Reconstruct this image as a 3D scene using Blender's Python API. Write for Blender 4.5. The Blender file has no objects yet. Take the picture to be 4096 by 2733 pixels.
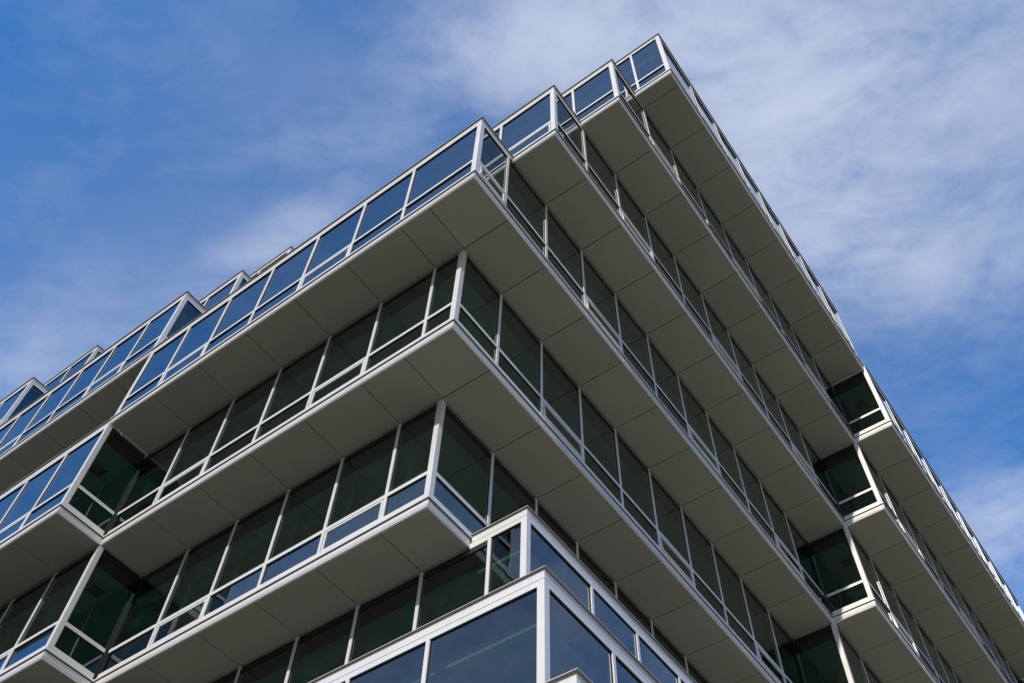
import bpy, bmesh, math, random
from mathutils import Matrix, Vector
random.seed(7)
scene = bpy.context.scene
COL = scene.collection

# ------------------------------------------------------------------ camera
cam_d = bpy.data.cameras.new("camera"); cam = bpy.data.objects.new("camera", cam_d); COL.objects.link(cam)
cam_d.sensor_fit = 'HORIZONTAL'; cam_d.sensor_width = 36.0; cam_d.lens = 3925.93 / 4096 * 36.0
cam_d.clip_start = 0.1; cam_d.clip_end = 5000
RR = ((0.8069851, 0.5900625, 0.0245224), (-0.4828420, 0.6831184, -0.5479169), (-0.3400569, 0.4303203, 0.8361732))
r_, d_, f_ = [Vector(v) for v in RR]
M = Matrix(((r_.x, -d_.x, -f_.x), (r_.y, -d_.y, -f_.y), (r_.z, -d_.z, -f_.z))).to_4x4()
M.translation = Vector((7.549138, -7.620881, -24.21947))
cam.matrix_world = M
scene.camera = cam

# ------------------------------------------------------------------ sun, sky, exposure
SUN = Vector((0.190, -0.817, 0.535)).normalized()
sun_d = bpy.data.lights.new("sun", 'SUN'); sun = bpy.data.objects.new("sun", sun_d); COL.objects.link(sun)
sun_d.energy = 4.0; sun_d.angle = math.radians(0.55); sun_d.color = (1.0, 0.93, 0.83)
sun.rotation_euler = SUN.to_track_quat('Z', 'Y').to_euler()
sun.location = (10, -30, 30)

scene.view_settings.view_transform = 'Standard'; scene.view_settings.look = 'None'
scene.view_settings.gamma = 1.0; scene.view_settings.exposure = 0.0

world = bpy.data.worlds.new("World"); scene.world = world; world.use_nodes = True

class NT:
    """small helper for writing node maths"""
    def __init__(s, tree): s.t = tree; s.n = tree.nodes; s.l = tree.links
    def node(s, kind, **kw):
        n = s.n.new(kind)
        for k, v in kw.items(): setattr(n, k, v)
        return n
    def put(s, sock, v):
        if isinstance(v, bpy.types.NodeSocket): s.l.new(v, sock)
        elif v is not None: sock.default_value = v
    def m(s, op, a, b=None, c=None, clamp=False):
        n = s.node('ShaderNodeMath', operation=op); n.use_clamp = clamp
        for i, v in enumerate((a, b, c)):
            if v is not None: s.put(n.inputs[i], v)
        return n.outputs[0]
    def noise(s, vec, scale, detail=4, rough=.5, dist=0.0, lac=2.0):
        n = s.node('ShaderNodeTexNoise'); s.put(n.inputs['Vector'], vec)
        n.inputs['Scale'].default_value = scale; n.inputs['Detail'].default_value = detail
        n.inputs['Roughness'].default_value = rough; n.inputs['Distortion'].default_value = dist
        n.inputs['Lacunarity'].default_value = lac
        return n.outputs['Fac']
    def ramp(s, fac, pts):
        n = s.node('ShaderNodeValToRGB'); s.put(n.inputs[0], fac); e = n.color_ramp.elements
        while len(e) < len(pts): e.new(0.5)
        for i, (p, c) in enumerate(pts):
            e[i].position = p; e[i].color = (c, c, c, 1) if not hasattr(c, '__len__') else (*c, 1)
        return n.outputs[0]
    def mix(s, fac, a, b, mode='MIX'):
        n = s.node('ShaderNodeMix', data_type='RGBA', blend_type=mode)
        s.put(n.inputs[0], fac); s.put(n.inputs[6], a); s.put(n.inputs[7], b)
        return n.outputs[2]

def build_world():
    T = NT(world.node_tree); T.n.clear()
    out = T.node('ShaderNodeOutputWorld'); bg = T.node('ShaderNodeBackground')
    bg.inputs[1].default_value = SKY_STRENGTH
    sky = T.node('ShaderNodeTexSky', sky_type='NISHITA')
    sky.sun_disc = False
    sky.sun_elevation = math.asin(SUN.z); sky.sun_rotation = math.atan2(SUN.x, SUN.y)
    sky.altitude = 100; sky.air_density = 1.0; sky.dust_density = 0.3; sky.ozone_density = 2.2
    # cirrus: density on a high flat layer, so coordinates are direction.xy / direction.z
    tc = T.node('ShaderNodeTexCoord')
    sp = T.node('ShaderNodeSeparateXYZ'); T.l.new(tc.outputs['Generated'], sp.inputs[0])
    dz = T.m('MAXIMUM', sp.outputs[2], 0.06)
    X = T.m('DIVIDE', sp.outputs[0], dz); Y = T.m('DIVIDE', sp.outputs[1], dz)
    def pvec(a, sx, sy):      # rotate by a, scale: stretched streaks
        ca, sa = math.cos(a), math.sin(a)
        u = T.m('ADD', T.m('MULTIPLY', X, ca), T.m('MULTIPLY', Y, sa))
        v = T.m('SUBTRACT', T.m('MULTIPLY', Y, ca), T.m('MULTIPLY', X, sa))
        c = T.node('ShaderNodeCombineXYZ'); T.put(c.inputs[0], T.m('MULTIPLY', u, sx)); T.put(c.inputs[1], T.m('MULTIPLY', v, sy))
        return c.outputs[0]
    total = None; nb = len(BLOBS); smooth = None
    for ib, (cx, cy, a, ru, rv, w) in enumerate(BLOBS + SMOOTH):
        ca, sa = math.cos(a), math.sin(a)
        dx = T.m('SUBTRACT', X, cx); dy = T.m('SUBTRACT', Y, cy)
        u = T.m('DIVIDE', T.m('ADD', T.m('MULTIPLY', dx, ca), T.m('MULTIPLY', dy, sa)), ru)
        v = T.m('DIVIDE', T.m('SUBTRACT', T.m('MULTIPLY', dy, ca), T.m('MULTIPLY', dx, sa)), rv)
        q = T.m('ADD', T.m('MULTIPLY', u, u), T.m('MULTIPLY', v, v))
        g = T.m('MULTIPLY', T.m('EXPONENT', T.m('MULTIPLY', q, -1.0)), w)
        if ib < nb: total = g if total is None else T.m('ADD', total, g)
        else: smooth = g if smooth is None else T.m('ADD', smooth, g)
    a = STREAK
    n1 = T.noise(pvec(a, 3.6, 6.5), 1.0, 8, .60, .6)
    n2 = T.noise(pvec(a + .25, 18.0, 28.0), 1.0, 6, .66, .4)
    n3 = T.noise(pvec(a - .5, 1.3, 2.0), 1.0, 3, .5, .4)
    nn = T.m('ADD', T.m('ADD', T.m('MULTIPLY', n1, .55), T.m('MULTIPLY', n2, .25)), T.m('MULTIPLY', n3, .20))
    base = T.m('ADD', T.m('MULTIPLY', total, T.m('ADD', T.m('MULTIPLY', nn, 4.6), -1.38)), T.m('MULTIPLY', T.m('SUBTRACT', nn, .5), .55))
    dens = T.m('MULTIPLY', T.m('SUBTRACT', 1.0, T.m('EXPONENT', T.m('MULTIPLY', T.m('MAXIMUM', base, 0.0), -1.55))), .98, clamp=True)
    # overall thin veil
    veil = T.m('MULTIPLY', T.ramp(T.noise(pvec(a, 2.2, 3.4), 1.0, 3, .45), [(.38, 0.0), (.68, 1.0)]), .07)
    veil = T.m('ADD', veil, T.m('MULTIPLY', smooth, T.m('ADD', T.m('MULTIPLY', n3, .8), .6)))
    dens = T.m('ADD', dens, T.m('MULTIPLY', veil, T.m('SUBTRACT', 1.0, dens)), clamp=True)
    tint = T.mix(1.0, sky.outputs[0], (*SKY_TINT, 1), 'MULTIPLY')
    hz = T.node('ShaderNodeMapRange', interpolation_type='SMOOTHSTEP'); T.put(hz.inputs[0], sp.outputs[2])
    hz.inputs[1].default_value = .05; hz.inputs[2].default_value = .60; hz.inputs[3].default_value = .92; hz.inputs[4].default_value = 0.0
    dt = T.node('ShaderNodeVectorMath', operation='DOT_PRODUCT'); T.l.new(tc.outputs['Generated'], dt.inputs[0]); dt.inputs[1].default_value = SUN
    gw = T.node('ShaderNodeMapRange', interpolation_type='SMOOTHSTEP'); T.put(gw.inputs[0], dt.outputs['Value'])
    gw.inputs[1].default_value = .44; gw.inputs[2].default_value = 1.0; gw.inputs[3].default_value = 0.0; gw.inputs[4].default_value = .5
    tint = T.mix(gw.outputs[0], tint, (*[c / SKY_STRENGTH for c in (.50, .50, .56)], 1))
    tint = T.mix(hz.outputs[0], tint, (*[c / SKY_STRENGTH for c in HORIZON], 1))
    col = T.mix(dens, tint, (*[c / SKY_STRENGTH for c in CLOUD], 1))
    T.l.new(col, bg.inputs[0]); T.l.new(bg.outputs[0], out.inputs[0])

SKY_STRENGTH = 0.12
SKY_TINT = (0.44, 1.27, 1.95)
CLOUD = (0.61, 0.68, 0.84)
STREAK = 0.3
HORIZON = (0.30, 0.268, 0.228)
SMOOTH = [(-0.70, 0.20, .3, .26, .12, .17), (-0.36, 0.15, .6, .16, .07, .12), (0.05, 0.62, 1.2, .40, .20, .08)]   # thin even haze
BLOBS = [  # centre x, y, angle, radius along, radius across, weight (on the cloud layer)
    (-0.15, 0.245, 0.5, .12, .06, .95), (-0.06, 0.30, .63, .13, .08, .25), (-0.02, 0.46, 2.07, .21, .12, .88), (0.16, 0.50, .6, .17, .12, .42),
    (0.05, 0.69, .63, .16, .10, .45), (-0.03, 1.16, .3, .14, .10, .6), (-0.54, 0.245, .1, .10, .032, .38), (-0.40, 0.20, .5, .10, .035, .16),
    (-0.90, 0.22, .3, .16, .08, .34), (0.66, 0.86, .2, .33, .42, .34), (-0.80, -0.90, .4, .42, .42, .26),  # last two: out-of-view clouds added for their reflection in the glass
]
#WORLDDATA
build_world()

# ------------------------------------------------------------------ materials
def new_mat(name):
    m = bpy.data.materials.new(name); m.use_nodes = True; T = NT(m.node_tree); T.n.clear()
    out = T.node('ShaderNodeOutputMaterial'); return m, T, out
def principled(name, col, rough=.5, metal=0.0, var=.06, scale=3.0, bump=0.0, spec=.5, streak=0.0, grime=0.0):
    m, T, out = new_mat(name)
    p = T.node('ShaderNodeBsdfPrincipled'); T.l.new(p.outputs[0], out.inputs[0])
    tc = T.node('ShaderNodeTexCoord'); obj = tc.outputs['Object']
    n = T.noise(obj, scale, 6, .6); n2 = T.noise(obj, scale * 14, 3, .6)
    f = T.m('ADD', T.m('MULTIPLY', n, .7), T.m('MULTIPLY', n2, .3))
    lo = [c * (1 - var) for c in col]; hi = [min(1, c * (1 + var)) for c in col]
    c = T.ramp(f, [(.3, lo), (.7, hi)])
    if grime:
        mp = T.node('ShaderNodeMapping'); T.l.new(obj, mp.inputs[0]); mp.inputs['Scale'].default_value = (9, 9, .7)
        g = T.noise(mp.outputs[0], 1.0, 5, .65)
        gm = T.m('MULTIPLY', T.ramp(g, [(.52, 0.0), (.75, 1.0)]), grime)
        c = T.mix(gm, c, (*[x * .55 for x in col], 1))
    T.l.new(c, p.inputs['Base Color'])
    p.inputs['Roughness'].default_value = rough; p.inputs['Metallic'].default_value = metal
    p.inputs['Specular IOR Level'].default_value = spec
    T.put(p.inputs['Roughness'], T.m('ADD', T.m('MULTIPLY', T.m('SUBTRACT', n, .5), .18), rough))
    if bump:
        b = T.node('ShaderNodeBump'); b.inputs['Strength'].default_value = bump; b.inputs['Distance'].default_value = .02
        T.l.new(f, b.inputs['Height']); T.l.new(b.outputs[0], p.inputs['Normal'])
    return m
MAT = {}
MAT['frame'] = principled('white_painted_aluminium', (.745, .73, .695), .38, 0.22, .03, 1.3, .02, grime=.14)
MAT['fascia'] = principled('white_fascia_aluminium', (.75, .735, .70), .36, 0.22, .04, .8, .03, grime=.2)
MAT['coping'] = principled('grey_coping_metal', (.55, .54, .52), .5, 0, .06, 1.5, .05, grime=.2)
for i_, t_ in enumerate((1.0, .965, 1.03)):
    MAT['soffit%d' % i_] = principled('warm_grey_soffit_panel', (.255 * t_, .252 * t_, .203 * t_), .75, 0.0, .06, .45, .03, spec=.12, grime=.05)
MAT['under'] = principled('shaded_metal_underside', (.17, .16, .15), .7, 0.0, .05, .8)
MAT['gap'] = principled('black_joint', (.012, .012, .012), .8)
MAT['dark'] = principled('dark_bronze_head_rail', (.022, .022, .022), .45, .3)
MAT['concrete'] = principled('painted_concrete', (.30, .30, .28), .85, 0, .12, 1.2)
MAT['ceiling'] = principled('white_ceiling', (.70, .70, .66), .9, 0, .04, .7)
MAT['carpet'] = principled('interior_carpet', (.34, .33, .31), .95, 0, .2, 2)
MAT['interior'] = principled('interior_wall_paint', (.38, .39, .36), .9, 0, .06, 1)
MAT['pocket'] = principled('dark_blind_pocket', (.02, .02, .02), .9)
MAT['cord'] = principled('pale_blind_cord', (.55, .62, .56), .6)
MAT['roof'] = principled('roof_membrane', (.30, .30, .29), .9, 0, .15, 1.0)
MAT['tape'] = principled('green_tape', (.10, .55, .28), .6)
def glow_mat():
    m, T, out = new_mat('sunlit_strip_glow')
    e = T.node('ShaderNodeEmission'); e.inputs[0].default_value = (.86, 1.0, .92, 1); e.inputs[1].default_value = .25  # glow stands in for sunlight reflected on the ceiling edge
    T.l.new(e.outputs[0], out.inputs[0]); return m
MAT['strip_glow'] = glow_mat()
def glass_mat(name, seed):
    m, T, out = new_mat(name)
    tc = T.node('ShaderNodeTexCoord')
    nz = T.noise(tc.outputs['Object'], .55, 2, .5, .3)
    b = T.node('ShaderNodeBump'); b.inputs['Strength'].default_value = .22; b.inputs['Distance'].default_value = .012
    T.l.new(nz, b.inputs['Height'])
    gl = T.node('ShaderNodeBsdfGlossy'); gl.inputs['Roughness'].default_value = .004
    gl.inputs['Color'].default_value = (.90, .955, .99, 1); T.l.new(b.outputs[0], gl.inputs['Normal'])
    tr = T.node('ShaderNodeBsdfTransparent'); tr.inputs['Color'].default_value = (.115, .28, .235, 1)
    df = T.node('ShaderNodeBsdfDiffuse'); df.inputs['Color'].default_value = (.25, .24, .22, 1)
    fr = T.node('ShaderNodeFresnel'); fr.inputs['IOR'].default_value = GLASS_IOR
    geo = T.node('ShaderNodeNewGeometry')
    # thin sheet: same reflectance from both sides
    dot = T.node('ShaderNodeVectorMath', operation='DOT_PRODUCT'); T.l.new(geo.outputs['Incoming'], dot.inputs[0]); T.l.new(geo.outputs['Normal'], dot.inputs[1])
    c = T.m('ABSOLUTE', dot.outputs['Value'])
    one = T.m('SUBTRACT', 1.0, c)
    p4 = T.m('POWER', one, GLASS_POW)
    R = T.m('ADD', GLASS_R0, T.m('MULTIPLY', p4, 1 - GLASS_R0), clamp=True)
    T.n.remove(fr)
    dn = T.noise(tc.outputs['Object'], 2.6, 5, .7)
    dirt = T.m('MULTIPLY', T.ramp(dn, [(.45, 0.0), (.8, 1.0)]), .035)
    a = T.node('ShaderNodeMixShader'); T.put(a.inputs[0], R); T.l.new(tr.outputs[0], a.inputs[1]); T.l.new(gl.outputs[0], a.inputs[2])
    z = T.node('ShaderNodeMixShader'); T.put(z.inputs[0], dirt); T.l.new(a.outputs[0], z.inputs[1]); T.l.new(df.outputs[0], z.inputs[2])
    T.l.new(z.outputs[0], out.inputs[0]); return m
GLASS_IOR = 1.6; GLASS_R0 = .12; GLASS_POW = 4.0
MAT['glass'] = glass_mat('tinted_green_glass', 0)

# ------------------------------------------------------------------ mesh helper
class MB:
    def __init__(s): s.v = []; s.f = []; s.mi = []; s.mats = []
    def mat(s, m):
        if m not in s.mats: s.mats.append(m)
        return s.mats.index(m)
    def poly(s, pts, m):
        i = len(s.v); s.v += [tuple(p) for p in pts]; s.f.append(tuple(range(i, i + len(pts)))); s.mi.append(s.mat(m))
    def hexa(s, c, m):          # 8 corners: bottom 4 ccw, top 4
        i = len(s.v); s.v += [tuple(p) for p in c]
        for q in ((3, 2, 1, 0), (4, 5, 6, 7), (0, 1, 5, 4), (1, 2, 6, 5), (2, 3, 7, 6), (3, 0, 4, 7)):
            s.f.append(tuple(i + k for k in q)); s.mi.append(s.mat(m))
    def box(s, a, b, m):
        (x0, y0, z0), (x1, y1, z1) = a, b
        if x0 > x1: x0, x1 = x1, x0
        if y0 > y1: y0, y1 = y1, y0
        if z0 > z1: z0, z1 = z1, z0
        s.hexa([(x0, y0, z0), (x1, y0, z0), (x1, y1, z0), (x0, y1, z0), (x0, y0, z1), (x1, y0, z1), (x1, y1, z1), (x0, y1, z1)], m)
    def prism(s, poly, z0, z1, m, side=None):
        n = len(poly); side = side or m
        s.poly([(x, y, z1) for x, y in poly], m); s.poly([(x, y, z0) for x, y in reversed(poly)], m)
        for k in range(n):
            (x0, y0), (x1, y1) = poly[k], poly[(k + 1) % n]
            s.poly([(x0, y0, z0), (x1, y1, z0), (x1, y1, z1), (x0, y0, z1)], side)
    def build(s, name, parent=None, bevel=0):
        if not s.f: return None
        me = bpy.data.meshes.new(name); me.from_pydata(s.v, [], s.f)
        for m in s.mats: me.materials.append(MAT[m])
        for p, i in zip(me.polygons, s.mi): p.material_index = i
        me.update(); me.validate()
        o = bpy.data.objects.new(name, me); COL.objects.link(o)
        if parent: o.parent = parent
        return o

# ------------------------------------------------------------------ the building, in numbers
D = 1.582                                        # step between storeys
H = 4.0
W = 1.99; X0 = -2.599; Y0 = 3.361                # curtain wall grid
UB = X0 - 6 * W; UC = X0 - 12 * W; VB = Y0 + 9 * W
WR = 2.06; VC = VB + 9 * WR
XL = UC - 6 * W; YR = VC + 7 * WR
def zf(k): return (4 - k) * H
#      v       u      vB     uR          vC      uR2
ST = {
 1: (3*D,   3*D,   2*D,   2*D,        D,      1*D),
 2: (2*D,   2*D,   D,     3*D+.06,    0,      2*D),
 3: (D,     D,     0,     2*D+.06,    D,      3*D+.06),
 4: (0,     0,     D,     D+.06,      2*D,    2*D+.06),
 5: (D,    -D,     0,     0.04,       D,      D+.06),
 6: (2*D,  -2*D,   D,    -D,          0,      0),
 7: (4.715, -1.55,     2*D,  -2*D,        D,     -D),
 8: (3.10,  .05,     3*D,  -D,          2*D,   -2*D),
 9: (1.50,  1.68,     2*D,   0,          3*D,   -D),
 10: (2*D,  0,     3*D,  -D,          4*D,   -2*D),
}
def outline(k, inset=0.0):
    v, u, vB, uR, vC, uR2 = ST[k]; e = inset
    # plan path seen from outside, from the far left end to the far right end
    return [(XL, vC + e), (UC + (0 if abs(vC-vB)<1e-6 else 0), vC + e), (UC, vB + e), (UB, vB + e), (UB, v + e), (u - e, v + e), (u - e, VB), (uR - e, VB), (uR - e, VC), (uR2 - e, VC), (uR2 - e, YR)]
def clean(path):
    out = [path[0]]
    for p in path[1:]:
        if math.hypot(p[0] - out[-1][0], p[1] - out[-1][1]) > 1e-5: out.append(p)
    return out
def top_type(k):
    return 'mix'
def sweep(mb, path, prof, m):
    """closed profile (n outward, z) along a plan path with mitred corners; outward = right hand side of travel"""
    n = len(path); rings = []
    for i, p in enumerate(path):
        P = Vector(p)
        dirs = []
        if i > 0: dirs.append((P - Vector(path[i - 1])).normalized())
        if i < n - 1: dirs.append((Vector(path[i + 1]) - P).normalized())
        nr = [Vector((d.y, -d.x)) for d in dirs]
        off = nr[0] if len(nr) == 1 else (nr[0] + nr[1]) / (1 + nr[0].dot(nr[1]))
        rings.append([(P.x + off.x * q, P.y + off.y * q, z) for q, z in prof])
    k = len(prof)
    for i in range(n - 1):
        for j in range(k):
            a, b = rings[i][j], rings[i][(j + 1) % k]; c, d = rings[i + 1][(j + 1) % k], rings[i + 1][j]
            mb.poly([a, d, c, b], m)
    mb.poly(rings[0], m); mb.poly(list(reversed(rings[-1])), m)
def rect(n0, n1, z0, z1): return [(n1, z0), (n1, z1), (n0, z1), (n0, z0)]

bld = bpy.data.objects.new('office_building', None); COL.objects.link(bld)
bld.location = (0, 0, -25.8)
bld['label'] = 'stepped glass office building with white metal bands and grey overhanging soffits'
bld['category'] = 'building'
OFF = Vector((0, 0, 25.8))
class PB(MB):                                    # parts are modelled in world metres, stored relative to the building's base
    def build(s, name, parent=None, bevel=0):
        par = parent or bld
        if par is bld: s.v = [(x, y, z + 25.8) for x, y, z in s.v]
        return MB.build(s, name, par)

xg = [X0 + i * W for i in range(-19, 6)]
yg = [Y0 + i * W for i in range(-3, 10)] + [VB + i * WR for i in range(1, 17)]
def cuts(a, b, grid, lo=.75, hi=.75):
    return [g for g in grid if g > a + lo and g < b - hi]

class Run:
    """one flat facade stretch; axis 'L' faces -y (s = x), 'R' faces +x (s = y), 'N' faces -y return, 'E' faces +x return, 'W' faces -x (turned away)"""
    def __init__(s, k, a, b, axis, plane, c0, c1):
        s.k, s.a, s.b, s.axis, s.plane, s.c0, s.c1 = k, a, b, axis, plane, c0, c1
    def P(s, t, n, z):
        if s.axis == 'L': return (t, s.plane - n, z)
        if s.axis == 'R': return (s.plane + n, t, z)
        return (s.plane - n, t, z)               # 'W'
    def box(s, mb, t0, t1, n0, n1, z0, z1, m):
        a, b = s.P(t0, n0, z0), s.P(t1, n1, z1); mb.box(a, b, m)

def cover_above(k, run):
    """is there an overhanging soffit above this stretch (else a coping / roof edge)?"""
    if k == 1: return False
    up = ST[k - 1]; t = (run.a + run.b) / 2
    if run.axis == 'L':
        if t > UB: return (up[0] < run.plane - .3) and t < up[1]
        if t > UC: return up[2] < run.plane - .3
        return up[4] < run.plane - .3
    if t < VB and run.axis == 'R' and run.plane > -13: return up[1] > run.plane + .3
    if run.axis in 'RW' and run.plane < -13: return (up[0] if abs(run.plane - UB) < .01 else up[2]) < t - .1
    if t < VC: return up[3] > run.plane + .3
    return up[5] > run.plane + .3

runs = []
for k in ST:
    v, u, vB, uR, vC, uR2 = ST[k]
    runs.append(Run(k, XL, UC, 'L', vC, '-', 'out' if vC < vB - .1 else 'in'))
    runs.append(Run(k, UC, UB, 'L', vB, 'in' if vC < vB - .1 else 'out', 'out' if vB < v - .1 else 'in'))
    runs.append(Run(k, UB, u, 'L', v, 'in' if vB < v - .1 else 'out', 'out'))
    runs.append(Run(k, v, VB, 'R', u, 'out', 'in' if uR > u + .1 else 'out'))
    runs.append(Run(k, VB, VC, 'R', uR, 'out' if uR > u + .1 else 'in', 'in' if uR2 > uR + .1 else 'out'))
    runs.append(Run(k, VC, YR, 'R', uR2, 'out' if uR2 > uR + .1 else 'in', '-'))
    for (px, va, vb) in ((UC, vC, vB), (UB, vB, v)):
        if va < vb - .1: runs.append(Run(k, va, vb, 'R', px, 'out', 'in'))
        elif va > vb + .1: runs.append(Run(k, vb, va, 'W', px, 'out', 'in'))
    for (py, ua, ub) in ((VB, u, uR), (VC, uR, uR2)):
        if ub > ua + .1: runs.append(Run(k, ua, ub, 'L', py, 'in', 'out'))

TOPWINDOWS = None
TOPWINDOWS = set('''8L3.2_-1.4 6R-3.2_4.3 6R-14.5_2.4 6L3.2_-5.6 6L3.2_-7.6 6L3.2_-9.6 7L4.7_-3.6 6L3.2_-11.6 8R0.0_4.3 5R-14.5_0.8 6L3.2_-13.5 7L4.7_-5.6 6L3.2_-3.9 5L1.6_-3.6 5R-1.6_4.4 5L1.6_-5.6 7L4.7_-7.6 6L1.6_-15.6 5L1.6_-7.6 5R-1.6_6.3 4L21.3_0.8 5R-1.6_2.5 5L1.6_-9.6 5R-1.6_8.3 5L1.6_-11.6 5R-1.6_10.3 3L21.3_2.4 7R-1.6_6.1 5L1.6_-13.5 5R-1.6_12.3 4L0.0_-3.6 8L3.2_-3.6 5L21.3_-0.8 5R-1.6_14.3 4L0.0_-5.6 7L4.7_-2.2 4R0.0_4.4 5R-1.6_16.3 4L0.0_-7.6 2L21.3_3.9 5L0.0_-15.6 6R-3.2_6.3 3L1.6_0.4 4R0.0_6.3 4L0.0_-9.6 6L1.6_-17.5 5R-1.6_18.3 5L0.0_-17.5 4L0.0_-11.6 4R0.0_8.3 5L1.6_-2.2 7R-1.6_8.3 4R0.0_10.3 7L4.7_-9.6 4L0.0_-13.5 4R0.0_12.3 2L3.2_2.2 4R0.0_2.4 4R0.0_14.3 4R0.0_16.3 3R1.6_4.4 1L4.7_4.0 4R0.0_18.3 7R-1.6_10.3 5R-1.6_20.3 3R1.6_6.3 3R1.6_2.5 3L0.0_-17.5 3L0.0_-15.6 4R0.0_20.3 3L0.0_-19.5 3R1.6_8.3 3L0.0_-21.5 3R1.6_10.3 3R1.6_12.3 3R1.6_14.3 3L0.0_-23.5 4R1.6_24.4 4R1.6_22.4 3R1.6_16.3 4R1.6_26.4 3R1.6_18.3 2R3.2_4.3 4L0.0_-1.4 6R-3.2_8.3 3R1.6_20.3 5R0.0_22.4 8R0.0_6.3 6R-3.2_10.3 2R3.2_6.3 6R-3.2_12.3 2R3.2_8.3 2R3.2_10.3 4R1.6_28.5 6R-3.2_14.3 3R-14.5_0.8 2R3.2_12.3 1R4.7_6.1 2R3.2_14.3 3R3.2_22.4'''.split())

def tops(k, soff):
    """glass top, rail top, band bottom, band top (relative to storey base)"""
    if soff: return 3.81, 3.996
    if k == 1: return 4.59, 4.71
    if k >= 7: return 3.96, 4.09
    return 3.875, 4.0

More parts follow.
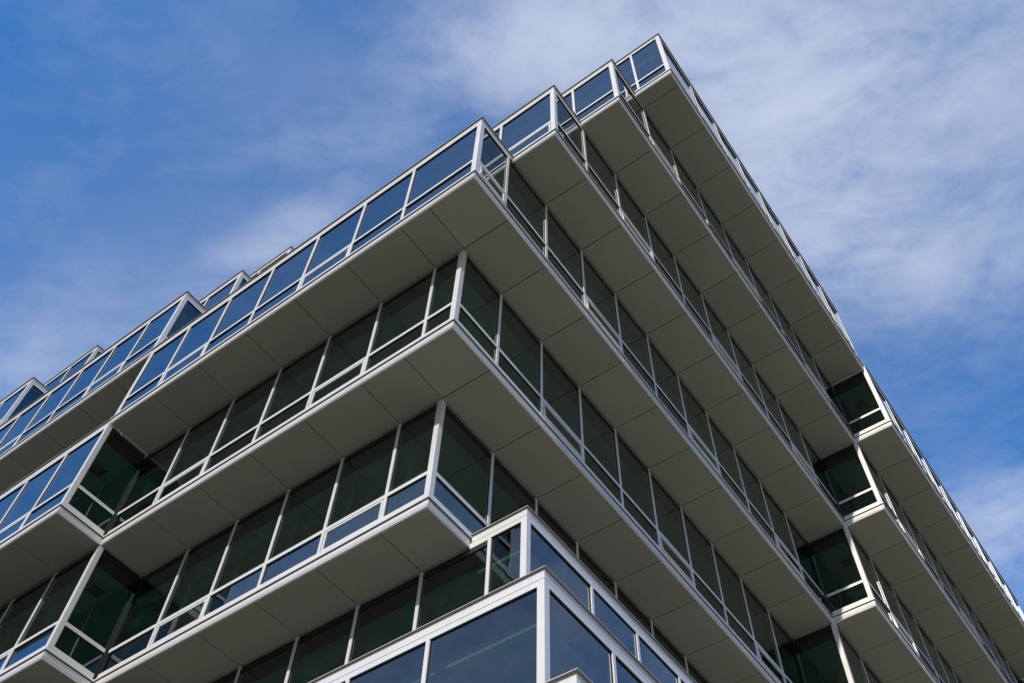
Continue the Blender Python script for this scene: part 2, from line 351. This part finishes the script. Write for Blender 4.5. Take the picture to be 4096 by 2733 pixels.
stuff = PB()
wcount = 0
POST = .145
window_log = []
for run in runs:
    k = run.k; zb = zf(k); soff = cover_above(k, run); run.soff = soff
    gt, rt = tops(k, soff)
    # storeys continuing under a deeper storey above but not overhung share the coping
    grid = xg if run.axis == 'L' else yg
    short = (run.b - run.a) < 2.2
    cs = [] if short else cuts(run.a, run.b, grid)
    # posts
    s0 = run.a + (POST if run.c0 == 'out' else .05); s1 = run.b - (POST if run.c1 == 'out' else .05)
    edges = [s0] + cs + [s1]
    for i in range(len(edges) - 1):
        e0, e1 = edges[i], edges[i + 1]
        h0 = 0 if i == 0 else .048; h1 = 0 if i == len(edges) - 2 else .048
        key = '%d%s%.1f_%.1f' % (k, run.axis, run.plane, (e0 + e1) / 2)
        own = TOPWINDOWS is None or key in TOPWINDOWS
        mb = PB() if own else stuff
        wm = (e0 + e1) / 2; soff = run.soff
        if soff and run.axis == 'R' and k in (2, 3, 4) and run.plane == ST[k][1] and wm < ST[k - 1][0]: soff = False
        if soff and run.axis == 'L' and k == 7 and run.b == ST[7][1] and wm > ST[6][1]: soff = False
        part7 = soff and run.axis == 'L' and k == 7 and run.b == ST[7][1] and e1 > ST[6][1]
        gt, rt = tops(k, soff)
        zB, zT = zb + .285, zb + (rt if not soff else 3.996)
        g0, g1 = zb + .472, zb + gt
        t0, t1 = zb + 1.172, zb + 1.288
        if h0: run.box(mb, e0, e0 + h0, -.13, 0, zB, zT, 'frame')
        else: run.box(mb, e0, e0 + .02, -.13, -.006, zB, zT, 'dark' if run.c0 == 'in' and i == 0 else 'frame')
        if h1: run.box(mb, e1 - h1 + .003, e1, -.13, 0, zB, zT, 'frame')
        else: run.box(mb, e1 - .02, e1, -.13, -.006, zB, zT, 'dark' if run.c1 == 'in' and i == len(edges) - 2 else 'frame')
        a0 = e0 + (h0 or .02); a1 = e1 - ((h1 - .003) if h1 else .02)
        run.box(mb, a0, a1, -.10, -.001, zB, g0, 'frame')
        run.box(mb, a0, a1, -.10, -.001, t0, t1, 'frame')
        if part7: run.box(mb, ST[6][1] + .004, e1, -.10, .001, zb + 3.93, zb + 4.09, 'frame')
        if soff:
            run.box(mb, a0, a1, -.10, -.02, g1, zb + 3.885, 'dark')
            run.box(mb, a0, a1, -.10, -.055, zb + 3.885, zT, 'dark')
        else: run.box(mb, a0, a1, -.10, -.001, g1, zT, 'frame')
        for zz, lo in ((t0, g0), (g1, t1)):
            run.box(mb, a0, a1, -.06, -.012, zz - .014, zz - .001, 'gap')
        # dark gasket ring set just behind the frame faces
        # (seen as the dark line beside each pane)
        for (q0, q1, w0, w1) in ((a0, a0 + .012, g0, g1), (a1 - .012, a1, g0, g1)):
            run.box(mb, q0, q1, -.06, -.028, w0 + .001, t0 - .001, 'gap'); run.box(mb, q0, q1, -.06, -.028, t1 + .001, w1 - .001, 'gap')
        wobj = mb.build('window') if own else None
        def pane(z0, z1, n, tag='pane', tilt=0.0, inset=.004):
            j = [random.uniform(-.0045, .0045) for _ in range(4)]
            pts = [run.P(a0 + inset, n + j[0] + tilt, z0 + inset), run.P(a1 - inset, n + j[1] + tilt, z0 + inset), run.P(a1 - inset, n + j[2], z1 - inset), run.P(a0 + inset, n + j[3], z1 - inset)]
            if run.axis == 'W': pts.reverse()
            if own:
                m2 = MB(); m2.poly([(x, y, z + 25.8) for x, y, z in pts], 'glass'); return m2.build('pane', wobj)
            stuff.poly(pts, 'glass')
        po = pane(t1, g1, -.045)
        mid = (e0 + e1) / 2
        isvent = False
        if not short:
            if run.axis == 'L': ph = (mid - (X0 + 1.5 * W)) / (3 * W)
            else: ph = (mid - (Y0 + 1.5 * W)) / (3 * W) if mid < VB else (mid - (VB + 1.5 * WR)) / (3 * WR)
            isvent = abs(ph - round(ph)) < .12
        if isvent:
            m3 = MB() if own else stuff
            off = 25.8 if own else 0
            tl = .05 if (run.axis == 'R' and run.soff) else 0.0
            q0, q1, w0, w1 = a0 + .02, a1 - .02, g0 + .012, t0 - .015
            def sbox(t0_, t1_, n0, n1, za, zc, mm):
                def tn(z): return tl * (w1 - z) / (w1 - w0)
                c = [run.P(t0_, n0 + tn(za), za + off), run.P(t1_, n0 + tn(za), za + off), run.P(t1_, n1 + tn(za), za + off), run.P(t0_, n1 + tn(za), za + off),
                     run.P(t0_, n0 + tn(zc), zc + off), run.P(t1_, n0 + tn(zc), zc + off), run.P(t1_, n1 + tn(zc), zc + off), run.P(t0_, n1 + tn(zc), zc + off)]
                m3.hexa(c, mm)
            fw = .06
            sbox(q0, q1, -.06, -.008, w1 - fw, w1, 'frame'); sbox(q0, q1, -.06, -.008, w0, w0 + .03, 'frame')
            sbox(q0, q0 + fw, -.06, -.008, w0 + .03, w1 - fw, 'frame'); sbox(q1 - fw, q1, -.06, -.008, w0 + .03, w1 - fw, 'frame')
            pts = [(q0 + fw, w0 + .03), (q1 - fw, w0 + .03), (q1 - fw, w1 - fw), (q0 + fw, w1 - fw)]
            m3.poly([run.P(t, -.03 + tl * (w1 - z) / (w1 - w0), z + off) for t, z in pts], 'glass')
            if own: m3.build('vent_sash', wobj)
        else:
            pane(g0, t0, -.045)
        if own and run.axis == 'L' and not short and k >= 3:      # blind cords hanging inside, beside the left mullion
            m4 = MB()
            for q in (.30, .40):
                m4.box(run.P(e0 + q, -.30, zb + 25.8 + .9), run.P(e0 + q + .011, -.311, zb + 25.8 + 2.75), 'cord')
            m4.build('blind_cord', wobj)
        window_log.append((key, run.P((a0 + a1) / 2, 0, zb + 2.2), po))
    # posts at outer corners
    if run.c0 == 'out' and run.axis == 'R' or (run.axis == 'R' and run.c0 == 'out'):
        pass
def corner_post(x, y, k, soff, sx):
    """x,y = outer corner; body extends -x and +y (sx=-1) """
    rt = 3.996 if soff else tops(k, False)[1]
    zb = zf(k); m = PB()
    m.box((x + sx * POST, y, zb + .285), (x, y + POST, zb + rt), 'frame')
    m.build('corner_post')
for k in ST:
    v, u, vB, uR, vC, uR2 = ST[k]
    cov = {}
    for r in runs:
        if r.k == k: cov[(r.axis, round(r.plane, 2), round(r.a, 1))] = r.soff
    mains = [r for r in runs if r.k == k]
    corner_post(u, v, k, mains[2].soff and mains[3].soff, -1)
    if vB < v - .1: corner_post(UB, vB, k, mains[1].soff, -1)
    elif vB > v + .1: corner_post(UB, v, k, mains[2].soff, 1)
    if vC < vB - .1: corner_post(UC, vC, k, mains[0].soff, -1)
    elif vC > vB + .1: corner_post(UC, vB, k, mains[1].soff, 1)
    if uR > u + .1: corner_post(uR, VB, k, mains[4].soff, -1)
    if uR2 > uR + .1: corner_post(uR2, VC, k, mains[5].soff, -1)
    # far side corners of a projecting wing
    for (a, b, yy) in ((u, uR, VB), (uR, uR2, VC)):
        if b < a - .1:
            m = PB(); rt = 3.996 if mains[3].soff else tops(k, False)[1]
            m.box((a - POST, yy - POST, zf(k) + .285), (a, yy, zf(k) + rt), 'frame'); m.build('corner_post')
if stuff.f:
    so = stuff.build('window'); so['kind'] = 'stuff'

# ---- continuous bands following each storey's outline
for k in ST:
    zb = zf(k); path = clean(outline(k))
    m = PB()
    sweep(m, path, rect(-.05, 0.0, zb + .0, zb + .09), 'fascia')
    sweep(m, path, rect(-.05, -.012, zb + .09, zb + .10), 'gap')
    sweep(m, path, rect(-.05, .003, zb + .10, zb + .215), 'fascia')
    sweep(m, path, rect(-.05, -.008, zb + .215, zb + .236), 'gap')
    for r in runs:
        if r.k != k or (r.b - r.a) < 2.2: continue
        for g in cuts(r.a, r.b, xg if r.axis == 'L' else yg):
            r.box(m, g - .009, g + .009, -.02, .006, zb + .103, zb + .212, 'frame')
            r.box(m, g - .009, g + .009, -.02, .004, zb + .004, zb + .086, 'frame')
    m.build('fascia')
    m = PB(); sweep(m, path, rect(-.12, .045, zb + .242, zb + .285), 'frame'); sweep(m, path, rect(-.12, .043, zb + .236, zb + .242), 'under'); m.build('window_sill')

# ---- copings where nothing overhangs
def path_top(k):
    segs = []
    return segs
for k in ST:
    zb = zf(k)
    exposed = [r for r in runs if r.k == k and not r.soff]
    # chain exposed stretches along the outline
    path = clean(outline(k)); chains = []; cur = []
    for i in range(len(path) - 1):
        a, b = path[i], path[i + 1]
        mx, my = (a[0] + b[0]) / 2, (a[1] + b[1]) / 2
        hit = None
        for r in runs:
            if r.k != k: continue
            if abs(a[1] - b[1]) < 1e-6:
                ok = r.axis == 'L' and abs(r.plane - a[1]) < 1e-4 and r.a - 1e-4 <= mx <= r.b + 1e-4
            else:
                ok = r.axis in 'RW' and abs(r.plane - a[0]) < 1e-4 and r.a - 1e-4 <= my <= r.b + 1e-4
            if ok: hit = r; break
        exp = (hit is not None and not hit.soff)
        # an exposed stretch of the right face still has its first metres clear of the storey above
        if exp:
            if not cur: cur = [a]
            cur.append(b)
        else:
            if cur: chains.append(cur); cur = []
            if hit is not None and hit.soff and hit.axis == 'R' and k > 1:
                # corner of a storey that sticks out to the left beyond the one above
                up = ST[k - 1]
                if abs(hit.a - ST[k][0]) < 1e-4 and up[0] > ST[k][0] + .3: hit.part = up[0]
    if cur: chains.append(cur)
    gt, rt = tops(k, False); top = {True: 4.30, False: 4.20}[k >= 7]
    if k == 1: top = 4.83
    up = ST.get(k - 1)
    for c in chains:
        # extend round the corner when the storey above only begins further back
        if up and c[-1] == (ST[k][1], ST[k][0]) and up[0] > ST[k][0] + .3:
            c = c + [(ST[k][1], up[0] - .002)]
        if up and c[0] == (ST[k][1], ST[k][0]) and up[1] > 99: pass
        if k == 7 and c[0] == (ST[k][1], ST[k][0]): c = [(ST[6][1] + .05, ST[7][0])] + c
        m = PB()
        sweep(m, c, rect(-.10, -.010, zb + rt, zb + rt + .012), 'gap')
        sweep(m, c, rect(-.10, .002, zb + rt + .012, zb + top), 'fascia')
        m.build('head_fascia')
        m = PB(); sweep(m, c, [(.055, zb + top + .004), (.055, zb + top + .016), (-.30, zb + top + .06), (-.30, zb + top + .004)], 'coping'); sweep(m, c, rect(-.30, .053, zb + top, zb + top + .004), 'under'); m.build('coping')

# ---- soffits: panels with open joints
def soffit(k):
    v, u, vB, uR, vC, uR2 = ST[k]; dn = ST[k + 1]; z = zf(k)
    cells = []; groups = []
    def strip(x0, x1, y0, y1, axis):
        g = xg if axis == 'x' else yg
        a, b = (x0, x1) if axis == 'x' else (y0, y1)
        e = [a] + cuts(a, b, g, .5, .5) + [b]
        for i in range(len(e) - 1):
            cells.append((e[i], e[i + 1], y0, y1) if axis == 'x' else (x0, x1, e[i], e[i + 1]))
    L = dn[0] > v + .1; Rt = u > dn[1] + .1
    if L: strip(UB, min(u, dn[1]), v, dn[0], 'x')
    if Rt: strip(dn[1], u, max(v, dn[0]), VB, 'y')
    if L and Rt: cells.append((dn[1], u, v, dn[0]))
    if dn[2] > vB + .1: strip(UC, UB, vB, dn[2], 'x')
    if dn[4] > vC + .1: strip(XL, UC, vC, dn[4], 'x')
    if uR > dn[3] + .1: strip(dn[3], uR, VB, VC, 'y')
    if uR2 > dn[5] + .1: strip(dn[5], uR2, VC, YR, 'y')
    g = .009
    while cells:                                # one part for each connected field of panels
        fld = [cells.pop()]; grow = True
        while grow:
            grow = False
            for c in list(cells):
                if any(min(c[1], q[1]) - max(c[0], q[0]) > -.01 and min(c[3], q[3]) - max(c[2], q[2]) > -.01 for q in fld):
                    fld.append(c); cells.remove(c); grow = True
        m = PB(); fld.sort(); g = .012
        for (x0, x1, y0, y1) in fld:
            m.box((x0 + g, y0 + g, z + .004), (x1 - g, y1 - g, z + .03), 'soffit%d' % random.choice((0, 0, 1, 2)))
            m.box((x0 - .001, y0 - .001, z + .034), (x1 + .001, y1 + .001, z + .05), 'gap')
        m.build('soffit')
for k in range(1, 10): soffit(k)

# ---- slabs, roofs, ceilings, inner walls
def foot(k, inset):
    path = clean(outline(k)); out = []; n = len(path)
    for i, p in enumerate(path):
        P = Vector(p); dirs = []
        if i > 0: dirs.append((P - Vector(path[i - 1])).normalized())
        if i < n - 1: dirs.append((Vector(path[i + 1]) - P).normalized())
        nr = [Vector((d.y, -d.x)) for d in dirs]
        off = nr[0] if len(nr) == 1 else (nr[0] + nr[1]) / (1 + nr[0].dot(nr[1]))
        out.append((P.x - off.x * inset, P.y - off.y * inset))
    return out + [(XL, YR)]
for k in ST:
    z = zf(k)
    m = PB(); m.prism(foot(k, .14), z + .07, z + .40, 'carpet'); m.build('floor_slab')
    m = PB(); top = z + (4.17 if k > 1 else 4.80)
    m.prism(foot(k, .14), z + H + .055 if k > 1 else z + 4.62, top, 'roof'); m.build('roof_deck')
    zc = z + (3.68 if k > 1 else 4.2)
    m = PB(); m.prism(foot(k, .40), zc, zc + .06, 'ceiling', 'pocket'); m.build('ceiling')
    m = PB()
    p = foot(k, .16)
    m.prism(foot(k, .145), z + H + .045 if k > 1 else z + 4.60, z + H + .052 if k > 1 else z + 4.61, 'pocket')
    m.build('blind_pocket')
m = PB()
m.box((XL + .3, 13.5, -25.8), (-9.5, YR - .3, 16.6), 'interior')
m.build('core_wall')
for k in ST:
    z = zf(k)
    for (x, y) in ((-5.5, 8.2), (-14.5, 7.4), (-23.5, 6.6), (-7.2, 17.5), (-6.4, 27.0), (-6.0, 36.5)):
        m = PB(); n = 20; r = .32
        m.prism([(x + r * math.cos(2 * math.pi * i / n), y + r * math.sin(2 * math.pi * i / n)) for i in range(n)], z + .401, z + (3.679 if k > 1 else 4.199), 'interior'); m.build('column')
# solid back of the block
m = PB(); m.box((XL - .3, -0.2 + 4 * D, -25.8), (XL - .001, YR, 16.7), 'concrete'); m.box((XL, YR + .001, -25.8), (3 * D, YR + .3, 16.7), 'concrete'); m.build('party_wall')
m = PB(); m.prism(foot(10, .3), -25.8, -23.95, 'concrete'); m.build('plinth')

# ------------------------------------------------------------------ fittings seen through the glass
def thing(name, label, cat, loc, group=None):
    o = bpy.data.objects.new(name, None); COL.objects.link(o); o.location = loc
    o['label'] = label; o['category'] = cat
    if group: o['group'] = group
    return o
def glow_strip(a, b, ceil, label):
    """glowing bar in place of a sunlit ceiling edge, from a to b (x,y,z of its underside), hung from the ceiling"""
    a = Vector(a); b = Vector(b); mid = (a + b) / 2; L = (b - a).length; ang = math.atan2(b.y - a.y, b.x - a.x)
    t = thing('glow_strip', label, 'glowing strip', mid, 'glowing strips for sunlit ceiling edges behind the glass'); t.rotation_euler = (0, 0, ang)
    m = MB(); m.box((-L / 2, -.032, .012), (L / 2, .032, .06), 'under'); m.build('strip_back', t)
    m = MB(); m.box((-L / 2 + .02, -.028, 0), (L / 2 - .02, .028, .011), 'strip_glow'); m.build('strip_face', t)
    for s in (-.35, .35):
        m = MB(); m.box((s * L - .006, -.006, .0605), (s * L + .006, .006, ceil - mid.z), 'frame'); m.build('strip_stem', t)
def air_vent(x, y, z, label, sx=.55):
    t = thing('air_vent', label, 'air vent', (x, y, z), 'square air vents in the ceilings')
    m = MB(); w = sx / 2
    for (a, b) in (((-w, -w), (w, -w + .05)), ((-w, w - .05), (w, w)), ((-w, -w + .05), (-w + .05, w - .05)), ((w - .05, -w + .05), (w, w - .05))):
        m.box((a[0], a[1], -.03), (b[0], b[1], 0), 'frame')
    m.build('frame', t)
    m = MB()
    for i in range(7):
        y0 = -w + .07 + i * (sx - .14) / 7
        m.hexa([(-w + .05, y0, -.025), (w - .05, y0, -.025), (w - .05, y0 + .012, -.025), (-w + .05, y0 + .012, -.025), (-w + .05, y0 + .03, -.005), (w - .05, y0 + .03, -.005), (w - .05, y0 + .042, -.005), (-w + .05, y0 + .042, -.005)], 'dark')
    m.box((-w + .05, -w + .05, -.004), (w - .05, w - .05, 0), 'pocket')
    m.build('louvre', t)
glow_strip((-2.51, 3.58, -12.39), (-.43, 3.58, -12.39), -12.32, 'long pale green glowing strip for sunlit ceiling edge in the large pane beside the lowest bright corner post')
glow_strip((-5.60, 3.58, -12.39), (-2.78, 3.58, -12.39), -12.32, 'pale glowing strip for sunlit ceiling edge at the bottom edge, one pane left of the lowest bright corner post')
glow_strip((-3.26, 5.17, -8.39), (-2.03, 5.17, -8.39), -8.32, 'short pale green glowing strip for sunlit ceiling edge in the narrow windows just right of the lowest soffit tip')
glow_strip((2.72, 5.18, 16.13), (4.26, 5.18, 16.13), 16.20, 'faint glowing strip for sunlit ceiling edge in the topmost corner window of the building')
glow_strip((-18.1, 1.95, 11.61), (-17.3, 1.95, 11.61), 11.68, 'faint glowing strip in the dark triangular end pane on the upper left roof line')
air_vent(-15.95, .95, -.385, 'dark square vent in the upper green return window at the left edge')
air_vent(-15.68, 2.6, -4.385, 'dark square vent in the lower green return window at the left edge')
air_vent(3.85, 22.6, 11.615, 'dark square vent in the topmost of the dark return windows on the right')
air_vent(.85, 22.7, 3.615, 'dark square vent in the third dark return window on the right')
# green tape cross on a pane
t = thing('tape_cross', 'small green tape cross stuck on a dark window near the bottom left', 'tape', (-7.638, 3 * D + .052, -9.444))
m = MB(); t.rotation_euler = (0, math.radians(18), 0)
for s in (-1, 1):
    c, q = math.cos(math.radians(45)) * .13, math.sin(math.radians(45)) * .13 * s
    w = .012; nx, nz = -q / .13 * w, c / .13 * w
    yy = -.001 * s
    m.hexa([(-c - nx, yy - .0004, -q - nz), (c - nx, yy - .0004, q - nz), (c - nx, yy + .0004, q - nz), (-c - nx, yy + .0004, -q - nz), (-c + nx, yy - .0004, -q + nz), (c + nx, yy - .0004, q + nz), (c + nx, yy + .0004, q + nz), (-c + nx, yy + .0004, -q + nz)], 'tape')
m.build('tape_strip', t)

# ------------------------------------------------------------------ ground
def ground():
    m, T, out = new_mat('paving_and_asphalt')
    p = T.node('ShaderNodeBsdfPrincipled'); T.l.new(p.outputs[0], out.inputs[0])
    tc = T.node('ShaderNodeTexCoord'); sp = T.node('ShaderNodeSeparateXYZ'); T.l.new(tc.outputs['Object'], sp.inputs[0])
    n = T.noise(tc.outputs['Object'], .6, 7, .6); n2 = T.noise(tc.outputs['Object'], 30, 3, .6)
    br = T.node('ShaderNodeTexBrick'); T.l.new(tc.outputs['Object'], br.inputs[0]); br.inputs['Scale'].default_value = 1.0
    br.inputs['Color1'].default_value = (*GROUND, 1); br.inputs['Color2'].default_value = (*[c * .9 for c in GROUND], 1)
    br.inputs['Mortar'].default_value = (*[c * .5 for c in GROUND], 1); br.inputs['Mortar Size'].default_value = .008
    f = T.m('ADD', T.m('MULTIPLY', n, .5), T.m('MULTIPLY', n2, .2))
    c = T.mix(T.m('MULTIPLY', f, .35), br.outputs[0], (.08, .08, .075, 1))
    T.l.new(c, p.inputs['Base Color']); p.inputs['Roughness'].default_value = .85
    MAT['ground'] = m
MAT['ground'] = principled('dark_asphalt', (.075, .075, .072), .9, 0, .15, .8, .1)
g = MB(); S = 1500
g.poly([(-S, -S, 0), (S, -S, 0), (S, S, 0), (-S, S, 0)], 'ground')
go = g.build('ground'); go.location = (0, 0, -25.8); go['kind'] = 'structure'
GROUND = (.56, .515, .40)
ground()
g = MB(); g.box((-9, -34, -.3), (60, 62, .13), 'ground')
go = g.build('pavement'); go.location = (0, 0, -25.8); go['kind'] = 'structure'

# ------------------------------------------------------------------ added unseen block across the street on the left, put in to shade that side
def shade_block():
    root = bpy.data.objects.new('added_shade_block', None); COL.objects.link(root); root.location = (-38, -36, -25.8)
    root['label'] = 'plain brown brick block added out of view across the street to shade the left side'; root['category'] = 'building'
    MAT['brick'] = principled('brown_brick', (.22, .13, .09), .9, 0, .2, 2.5)
    hx, hy, hh = 28.0, 12.0, 23.0
    m = MB(); m.box((-hx, -hy, 0), (hx, hy, hh), 'brick'); m.build('wall', root)
    m = MB(); m.box((-hx - .3, -hy - .3, hh + .002), (hx + .3, hy + .3, hh + .5), 'concrete'); m.build('roof', root)
    for f in range(6):
        for i in range(10):
            x = -hx + 3 + i * 5.6; z = 1.4 + f * 3.7
            fr = MB(); fr.box((x, hy + .002, z), (x + 2.4, hy + .10, z + .1), 'frame'); fr.box((x, hy + .002, z + 1.9), (x + 2.4, hy + .10, z + 2.0), 'frame')
            fr.box((x, hy + .002, z + .1), (x + .1, hy + .10, z + 1.9), 'frame'); fr.box((x + 2.3, hy + .002, z + .1), (x + 2.4, hy + .10, z + 1.9), 'frame')
            w = fr.build('window', root)
            p = MB(); p.box((x + .1, hy + .003, z + .1), (x + 2.3, hy + .03, z + 1.9), 'dark'); p.build('pane', w)
shade_block()

scene.render.engine = 'CYCLES'
scene.cycles.max_bounces = 10; scene.cycles.transparent_max_bounces = 16; scene.cycles.glossy_bounces = 5
scene.cycles.diffuse_bounces = 5
scene.cycles.sample_clamp_indirect = 6
